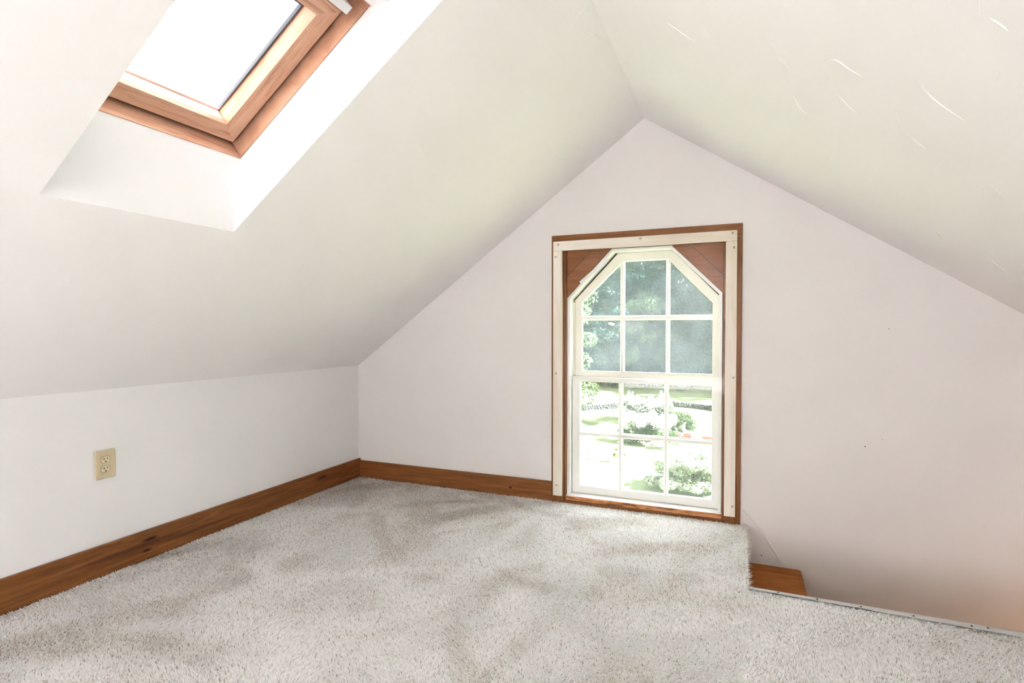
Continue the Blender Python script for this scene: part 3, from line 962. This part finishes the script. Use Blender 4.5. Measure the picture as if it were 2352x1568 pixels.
def leafmat(name, dark, light, trans=0.35):
    m, nt, nd, lk, p = newmat(name)
    g_ = nd.new('ShaderNodeNewGeometry')
    r = ramp(nd, [(0.0, dark), (1.0, light)])
    lk.new(g_.outputs['Random Per Island'], r.inputs['Fac'])
    df = nd.new('ShaderNodeBsdfDiffuse'); tl = nd.new('ShaderNodeBsdfTranslucent'); mx = nd.new('ShaderNodeMixShader')
    lk.new(r.outputs['Color'], df.inputs['Color']); lk.new(r.outputs['Color'], tl.inputs['Color'])
    mx.inputs['Fac'].default_value = trans
    lk.new(df.outputs[0], mx.inputs[1]); lk.new(tl.outputs[0], mx.inputs[2])
    lk.new(mx.outputs[0], nd['Material Output'].inputs['Surface'])
    return m


M['grass'] = paint('mown_grass', (0.095, 0.115, 0.055), (0.13, 0.15, 0.08), bump=0.3, bscale=6, flat=True)
M['leafA'] = leafmat('tree_leaves_dark', (0.008, 0.020, 0.018), (0.027, 0.050, 0.041))
M['leafB'] = leafmat('tree_leaves_light', (0.02, 0.042, 0.022), (0.13, 0.175, 0.08))  # lighter tone also puts sunlit highlights into the crown colour
M['leafC'] = leafmat('shrub_leaves', (0.012, 0.025, 0.011), (0.045, 0.066, 0.028))
M['leafY'] = leafmat('yellow_green_leaves', (0.08, 0.10, 0.03), (0.15, 0.17, 0.06))
M['leafP'] = leafmat('pale_feathery_leaves', (0.15, 0.18, 0.125), (0.38, 0.42, 0.29), 0.5)
M['flower'] = leafmat('white_blossom', (0.55, 0.56, 0.5), (0.7, 0.7, 0.66))
M['bark'] = paint('grey_bark', (0.05, 0.042, 0.038), (0.09, 0.08, 0.07), bump=0.6, bscale=20, flat=True)
M['stone'] = paint('grey_field_stone', (0.035, 0.037, 0.039), (0.07, 0.07, 0.068), bump=0.6, bscale=12, flat=True)
M['red'] = plain('faded_red_paint', (0.40, 0.055, 0.045), 0.4)
M['tyre'] = plain('black_tyre', (0.03, 0.03, 0.032), 0.8)
M['dgrey'] = plain('dark_grey_steel', (0.06, 0.065, 0.075), 0.5)
M['lgrey'] = plain('pale_grey_steel', (0.35, 0.36, 0.38), 0.5)

gm = []
gs = 44
xs = np.linspace(-130, 130, gs); ysg = np.linspace(0.6, 220, gs)
v = []
for yv in ysg:
    for xv in xs:
        v.append((xv, yv, GZ + 0.10 * math.sin(xv * 0.21) * math.cos(yv * 0.13) * min(1, yv / 20)))
f = [(j * gs + i, j * gs + i + 1, (j + 1) * gs + i + 1, (j + 1) * gs + i) for j in range(gs - 1) for i in range(gs - 1)]
lawn = mesh('ground_lawn', v, f, M['grass'])
tag(lawn, 'sunlit mown lawn below the window', 'lawn', kind='structure')


def leafcloud(name, centres, radii, nleaf, size, mat, seed, flat=0.0, squash=1.0):
    """leaves scattered through blobs (local coordinates)"""
    r = np.random.default_rng(seed)
    k = r.integers(0, len(centres), nleaf)
    C_ = np.array(centres)[k]; Rr = np.array(radii)[k]
    d = r.normal(size=(nleaf, 3)); d /= np.linalg.norm(d, axis=1)[:, None]
    rad = r.uniform(0.55, 1.0, nleaf) ** 0.5
    P = C_ + d * (Rr * rad)[:, None] * np.array([1, 1, squash])
    nrm = d + r.normal(0, 0.6, (nleaf, 3)) + np.array([0, 0, flat])
    nrm /= np.linalg.norm(nrm, axis=1)[:, None]
    ref = r.normal(size=(nleaf, 3))
    u = np.cross(nrm, ref); u /= np.linalg.norm(u, axis=1)[:, None]
    w_ = np.cross(nrm, u)
    sz = size * r.uniform(0.6, 1.4, nleaf)[:, None]
    V = np.stack([P - u * sz, P - w_ * sz * 0.5 + nrm * sz * 0.1, P + u * sz, P + w_ * sz * 0.5 + nrm * sz * 0.1], 1).reshape(-1, 3)
    me = bpy.data.meshes.new(name)
    me.vertices.add(nleaf * 4)
    me.vertices.foreach_set('co', V.astype(np.float32).ravel())
    me.loops.add(nleaf * 4)
    me.loops.foreach_set('vertex_index', np.arange(nleaf * 4, dtype=np.int32))
    me.polygons.add(nleaf)
    me.polygons.foreach_set('loop_start', np.arange(0, nleaf * 4, 4, dtype=np.int32))
    me.update()
    me.materials.append(mat)
    return me


def tube_vf(path, radii, n=7):
    V, F = [], []
    for i, p in enumerate(path):
        p = Vector(p)
        d = (Vector(path[min(i + 1, len(path) - 1)]) - Vector(path[max(i - 1, 0)])).normalized()
        a = d.orthogonal().normalized(); b = d.cross(a)
        for k in range(n):
            t = 2 * math.pi * k / n
            V.append(tuple(p + (a * math.cos(t) + b * math.sin(t)) * radii[i]))
        if i:
            F += [((i - 1) * n + k, (i - 1) * n + (k + 1) % n, i * n + (k + 1) % n, i * n + k) for k in range(n)]
    F += [tuple(range(n - 1, -1, -1)), tuple(range((len(path) - 1) * n, len(path) * n))]
    return V, F


def trunkmesh(name, path, radii, branches=()):
    parts = [tube_vf(path, radii)] + [tube_vf(p, r, 5) for p, r in branches]
    V, F = joinvf(parts)
    me = bpy.data.meshes.new(name)
    me.from_pydata(V, [], F)
    me.materials.append(M['bark'])
    return me


def place(me, name, parent):
    o = bpy.data.objects.new(name, me)
    COL.objects.link(o)
    o.parent = parent
    return o


def crownmesh(name, H, Rad, z0, nblob, nleaf, size, mat, seed, shape='round', flat=0.3):
    r = random.Random(seed)
    cs, rs_ = [], []
    for i in range(nblob):
        t = r.random()
        z = z0 + (H - z0) * t
        if shape == 'round':
            env = Rad * (math.sin(math.pi * (0.12 + 0.83 * t)) ** 0.6)
        else:
            env = Rad * (1.02 - t) ** 0.8
        a = r.uniform(0, 2 * math.pi); q = env * (r.random() ** 0.45)
        cs.append((q * math.cos(a), q * math.sin(a), z)); rs_.append(Rad * r.uniform(0.16, 0.32))
    return leafcloud(name, cs, rs_, nleaf, size, mat, seed, flat=flat, squash=0.7)


variants = []
for i, (mat, sh) in enumerate(((M['leafA'], 'round'), (M['leafA'], 'cone'), (M['leafB'], 'round'))):
    H = 15.0
    cm = crownmesh('tree_crown', H, 3.6, 0.3, 75, 22000, 0.16, mat, 20 + i, sh)
    tm = trunkmesh('tree_trunk', [(0, 0, -0.3), (0.1, 0, 4), (0.0, 0.15, 9), (0.1, 0, 13.5)], [0.30, 0.24, 0.15, 0.04],
                   [([(0.05, 0, 4), (1.2, 0.4, 6)], [0.1, 0.03]), ([(0.05, 0, 5), (-1.3, -0.4, 7)], [0.1, 0.03]), ([(0, 0.1, 8), (0.5, -1.3, 10)], [0.08, 0.03])])
    variants.append((cm, tm))
rr_ = random.Random(11)
row = []
for i in range(11):
    row.append((-16.5 + i * 2.3 + rr_.uniform(-0.5, 0.5), 52 + rr_.uniform(-1.2, 1.2) + (0 if i < 8 else -1.5), rr_.uniform(0.92, 1.12), rr_.choice((0, 0, 1, 2, 2))))
for i in range(9):
    row.append((-20 + i * 3.3 + rr_.uniform(-0.6, 0.6), 57.5 + rr_.uniform(-1, 1), rr_.uniform(1.2, 1.4), rr_.choice((0, 1, 0))))
for (x, y, s, k) in row:
    t = empty('woodland_tree', (x, y, GZ), ('tall leafy tree in the front of the wood beyond the lawn' if y < 55 else 'taller leafy tree at the back of the wood beyond the lawn'),
              'tree', 'front row of the wood' if y < 55 else 'back row of the wood')
    place(variants[k][0], 'crown', t); place(variants[k][1], 'trunk', t)
    t.scale = (s, s, s); t.rotation_euler = (0, 0, rr_.uniform(0, 6.28))


def tree(name, loc, H, Rad, z0, nblob, nleaf, size, mat, seed, label, cat='tree', shape='round', trunk=0.12, group=None, flat=0.3, branches=True):
    t = empty(name, loc, label, cat, group)
    place(crownmesh(name + '_crown', H, Rad, z0, nblob, nleaf, size, mat, seed, shape, flat), 'crown', t)
    br = [([(0, 0, H * 0.3), (Rad * 0.5, 0.1, H * 0.5)], [trunk * 0.5, trunk * 0.15]), ([(0, 0, H * 0.35), (-Rad * 0.5, -0.1, H * 0.55)], [trunk * 0.5, trunk * 0.15])] if branches else []
    place(trunkmesh(name + '_trunk', [(0, 0, -0.2), (0.03, 0, H * 0.35), (0, 0.03, H * 0.8)], [trunk, trunk * 0.7, trunk * 0.2], br), 'trunk', t)
    return t


# unseen trees added right of the view to cast shade across the far lawn
for (x, y, sc_) in ((8.5, 47.5, 1.0), (11.5, 44.5, 1.05), (13.5, 48.5, 1.15), (9.5, 51.5, 1.1)):
    t = empty('edge_tree', (x, y, GZ), 'leafy tree standing at the right edge of the far lawn', 'tree', 'trees at the right edge of the lawn')
    place(variants[0][0], 'crown', t); place(variants[0][1], 'trunk', t)
    t.scale = (sc_, sc_, sc_); t.rotation_euler = (0, 0, x)

# sunlit broadleaf on the left edge of the view
tree('broadleaf_tree', (-7.6, 27.5, GZ), 9.0, 2.9, 0.8, 60, 16000, 0.10, M['leafB'], 41, 'bright sunlit broadleaf tree at the left edge of the window view')
tree('shade_tree', (-9.2, 36.5, GZ), 4.0, 1.6, 0.3, 30, 7000, 0.10, M['leafC'], 42, 'low dark green tree behind the stone wall on the left')


tree('lawn_tree', (9.3, 29.3, GZ), 15.0, 2.2, 11.0, 30, 6000, 0.13, M['leafA'], 43, 'tall high-crowned tree on the lawn right of the view', trunk=0.2)  # added out of view only for its shadow on the lawn


# shrubs and hedge
def shrub(name, loc, cs, rs_, nleaf, size, mat, seed, label, cat='shrub', squash=0.8, stems=3, group=None):
    t = empty(name, loc, label, cat, group)
    place(leafcloud(name + '_leaves', cs, rs_, nleaf, size, mat, seed, flat=0.3, squash=squash), 'foliage', t)
    V, F = joinvf([tube_vf([(0.1 * k, 0, -0.1), (0.1 * k + 0.05 * (k - 1), 0.02, cs[0][2])], [0.03, 0.015], 5) for k in range(stems)])
    me = bpy.data.meshes.new(name + '_stems'); me.from_pydata(V, [], F); me.materials.append(M['bark'])
    place(me, 'stems', t)
    return t


def blobs(r, n, lx, ly, z0, z1, ra, rb):
    return [(r.uniform(-lx, lx), r.uniform(-ly, ly), r.uniform(z0, z1)) for _ in range(n)], [r.uniform(ra, rb) for _ in range(n)]


rb_ = random.Random(5)
cs, rs_ = blobs(rb_, 26, 1.25, 0.5, 0.25, 1.0, 0.25, 0.42)
s1 = shrub('flowering_shrub', (-2.7, 31.2, GZ), cs, rs_, 6000, 0.06, M['leafC'], 51, 'white flowering shrub with upright spikes in front of the stone wall')
spk = []
for k in range(11):
    x = -1.2 + k * 0.24 + rb_.uniform(-0.06, 0.06); h = rb_.uniform(1.15, 1.85)
    spk += [((x, rb_.uniform(-0.3, 0.3), h - 0.12 * q), 0.05 + 0.035 * q) for q in range(7)]
cs2 = [c for c, _ in spk] + [(c[0], c[1] - 0.1, c[2] + 0.15) for c in cs]; rs2 = [r_ for _, r_ in spk] + [r_ * 0.95 for r_ in rs_]
place(leafcloud('blossom', cs2, rs2, 5200, 0.05, M['flower'], 52), 'blossom', s1)
# hedge
cs, rs_ = blobs(rb_, 40, 1.25, 0.35, 0.2, 0.95, 0.22, 0.36)
cs = [(c[0], c[1] - 0.33 * c[0], c[2]) for c in cs]
h1 = shrub('clipped_hedge', (-1.6, 23.6, GZ), cs, rs_, 9000, 0.045, M['leafC'], 53, 'low dark green hedge with white blossom on top', 'hedge')
cs2 = [(rb_.uniform(-1.25, 1.25), rb_.uniform(-0.3, 0.4), rb_.uniform(1.05, 1.5)) for _ in range(40)]
cs2 = [(c[0], c[1] - 0.33 * c[0], c[2]) for c in cs2]
place(leafcloud('hedge_blossom', cs2, [0.25] * 40, 6000, 0.05, M['flower'], 54), 'blossom', h1)  # white leaf layer over the hedge top
# small tree beside the tractor
tree('small_tree', (-0.35, 26.8, GZ), 1.2, 0.85, 0.2, 34, 3600, 0.05, M['leafC'], 61, 'small leafy tree with a dark forked trunk above the red tractor', trunk=0.06)
tree('sapling', (-2.15, 19.6, GZ), 1.35, 0.32, 0.25, 12, 700, 0.045, M['leafY'], 62, 'yellow-green sapling alone on the near lawn', 'sapling', trunk=0.02)
# big feathery bush at the lower right
cs, rs_ = [], []
for k in range(60):
    t = rb_.random(); a = rb_.uniform(0, 6.28); q = (1.35 - 0.35 * t) * rb_.random() ** 0.5
    cs.append((q * math.cos(a) * 1.15, q * math.sin(a), 0.25 + 0.85 * t)); rs_.append(rb_.uniform(0.2, 0.36))
shrub('feathery_bush', (1.05, 16.9, GZ), cs, rs_, 15000, 0.06, M['leafP'], 63, 'big pale feathery bush at the lower right of the window view', squash=0.6)

# field stone wall: two runs with a bend, stones piled in three courses
sp = [(-9.5, 31.6), (-7.4, 33.6), (-5.2, 36.0), (-3.9, 37.3), (-2.0, 38.2), (-0.6, 37.9), (0.8, 37.1), (2.6, 35.6)]
SW = empty('stone_wall', (-3.9, 37.3, GZ), 'long grey dry-stone wall crossing the lawn', 'stone wall')
V, F = [], []
rw = random.Random(8)
ico = bmesh.new(); bmesh.ops.create_icosphere(ico, subdivisions=1, radius=1)
iv = [vv.co.copy() for vv in ico.verts]; ifc = [tuple(q.index for q in ff.verts) for ff in ico.faces]; ico.free()
for i in range(len(sp) - 1):
    a, b = Vector(sp[i]), Vector(sp[i + 1])
    L = (b - a).length
    d = (b - a).normalized(); nn = Vector((-d.y, d.x))
    for lay in range(3):
        x = 0
        while x < L:
            wdt = rw.uniform(0.13, 0.26)
            for dep in (-0.12, 0.12):
                p = a + d * (x + wdt / 2) + nn * (dep + rw.uniform(-0.04, 0.04))
                z = GZ + 0.07 + lay * 0.14 + rw.uniform(-0.02, 0.02)
                k = len(V)
                for q in iv:
                    j = rw.uniform(0.85, 1.1)
                    xx = d * q.x * wdt * 0.55 * j + nn * q.y * 0.14 * j
                    V.append((p.x + xx.x, p.y + xx.y, z + q.z * 0.085 * j))
                F += [tuple(k + t for t in ff) for ff in ifc]
            x += wdt
so = mesh('stones', V, F, M['stone'], SW, recalc=False)
so['kind'] = 'stuff'


# red garden tractor and cart
def wheel_vf(c, R0, w_, n=18):
    V, F = [], []
    prof = [(R0 * 0.45, -w_ * 0.5), (R0 * 0.92, -w_ * 0.5), (R0, -w_ * 0.3), (R0, w_ * 0.3), (R0 * 0.92, w_ * 0.5), (R0 * 0.45, w_ * 0.5)]
    m_ = len(prof)
    for k in range(n):
        t = 2 * math.pi * k / n
        for r_, o_ in prof:
            V.append((c[0] + r_ * math.cos(t), c[1] + o_, c[2] + r_ * math.sin(t)))
    for k in range(n):
        for i in range(m_):
            F.append((k * m_ + i, k * m_ + (i + 1) % m_, ((k + 1) % n) * m_ + (i + 1) % m_, ((k + 1) % n) * m_ + i))
    return V, F


def disc_vf(c, R0, w_, n=14):
    V = [(c[0] + R0 * math.cos(2 * math.pi * k / n), c[1] + s_ * w_ / 2, c[2] + R0 * math.sin(2 * math.pi * k / n)) for s_ in (-1, 1) for k in range(n)]
    F = [tuple(range(n)), tuple(range(2 * n - 1, n - 1, -1))] + [(k, (k + 1) % n, (k + 1) % n + n, k + n) for k in range(n)]
    return V, F


tx, ty = 0.05, 24.9
TR = empty('garden_tractor', (tx, ty, GZ), 'red garden tractor with dark tyres between hedge and feathery bush', 'tractor')
prism('hood', [(tx + 0.1, GZ + 0.42), (tx + 0.12, GZ + 0.80), (tx + 0.62, GZ + 0.74), (tx + 0.70, GZ + 0.45)], ty - 0.2, ty + 0.2, M['red'], TR, bevel=0.03)
box('chassis', (tx - 0.55, ty - 0.16, GZ + 0.28), (tx + 0.68, ty + 0.16, GZ + 0.42), M['dgrey'], TR, bevel=0.01)
prism('fender', [(tx - 0.62, GZ + 0.5), (tx - 0.52, GZ + 0.68), (tx - 0.15, GZ + 0.68), (tx - 0.02, GZ + 0.48), (tx - 0.1, GZ + 0.46), (tx - 0.2, GZ + 0.60), (tx - 0.48, GZ + 0.60)], ty - 0.36, ty + 0.36, M['red'], TR, bevel=0.01)
prism('seat', [(tx - 0.5, GZ + 0.68), (tx - 0.58, GZ + 1.08), (tx - 0.50, GZ + 1.08), (tx - 0.43, GZ + 0.78), (tx - 0.15, GZ + 0.78), (tx - 0.15, GZ + 0.68)], ty - 0.18, ty + 0.18, M['dgrey'], TR, bevel=0.02)
V, F = joinvf([tube_vf([(tx + 0.15, ty, GZ + 0.75), (tx + 0.0, ty, GZ + 1.0)], [0.015, 0.015], 6),
               tube_vf([(tx + 0.0 + 0.06 * math.cos(q) , ty + 0.16 * math.sin(q), GZ + 1.0 + 0.12 * math.cos(q)) for q in [k * math.pi / 6 for k in range(13)]], [0.012] * 13, 6)])
mesh('steering_wheel', V, F, M['dgrey'], TR, recalc=False)
for x, R0, w_ in ((tx - 0.33, 0.30, 0.2), (tx + 0.5, 0.20, 0.13)):
    for s_ in (-1, 1):
        v, f = wheel_vf((x, ty + s_ * 0.32, GZ + R0), R0, w_)
        wo = mesh('wheel', v, f, M['tyre'], TR)
        v, f = disc_vf((x, ty + s_ * 0.32, GZ + R0), R0 * 0.47, w_ * 0.6)
        mesh('rim', v, f, M['lgrey'], wo)
cx_, cy_ = 1.05, 25.3
CT = empty('garden_cart', (cx_, cy_, GZ), 'red tub garden cart at the right edge of the window view', 'cart')
v = [(cx_ - 0.33, cy_ - 0.25, GZ + 0.33), (cx_ + 0.33, cy_ - 0.25, GZ + 0.33), (cx_ + 0.33, cy_ + 0.25, GZ + 0.33), (cx_ - 0.33, cy_ + 0.25, GZ + 0.33),
     (cx_ - 0.45, cy_ - 0.33, GZ + 0.63), (cx_ + 0.45, cy_ - 0.33, GZ + 0.58), (cx_ + 0.45, cy_ + 0.33, GZ + 0.58), (cx_ - 0.45, cy_ + 0.33, GZ + 0.63),
     (cx_ - 0.41, cy_ - 0.29, GZ + 0.62), (cx_ + 0.41, cy_ - 0.29, GZ + 0.57), (cx_ + 0.41, cy_ + 0.29, GZ + 0.57), (cx_ - 0.41, cy_ + 0.29, GZ + 0.62),
     (cx_ - 0.30, cy_ - 0.22, GZ + 0.37), (cx_ + 0.30, cy_ - 0.22, GZ + 0.37), (cx_ + 0.30, cy_ + 0.22, GZ + 0.37), (cx_ - 0.30, cy_ + 0.22, GZ + 0.37)]
f = [(0, 3, 2, 1)] + [(i, (i + 1) % 4, (i + 1) % 4 + 4, i + 4) for i in range(4)] + [(i + 4, (i + 1) % 4 + 4, (i + 1) % 4 + 8, i + 8) for i in range(4)] + [(i + 8, (i + 1) % 4 + 8, (i + 1) % 4 + 12, i + 12) for i in range(4)] + [(12, 13, 14, 15)]
mesh('tub', v, f, M['red'], CT)
V, F = joinvf([tube_vf([(cx_ - 0.6, cy_ + s_ * 0.2, GZ + 0.45), (cx_ - 0.3, cy_ + s_ * 0.2, GZ + 0.34), (cx_ + 0.3, cy_ + s_ * 0.2, GZ + 0.30)], [0.02] * 3, 6) for s_ in (-1, 1)])
mesh('handles', V, F, M['dgrey'], CT, recalc=False)
for s_ in (-1, 1):
    v, f = wheel_vf((cx_ + 0.1, cy_ + s_ * 0.3, GZ + 0.18), 0.18, 0.08)
    mesh('wheel', v, f, M['tyre'], CT)
TR.scale = (0.62, 0.62, 0.62)
TR.location = (-0.12, 25.3, GZ)
CT.scale = (0.60, 0.60, 0.60)
bpy.context.view_layer.update()
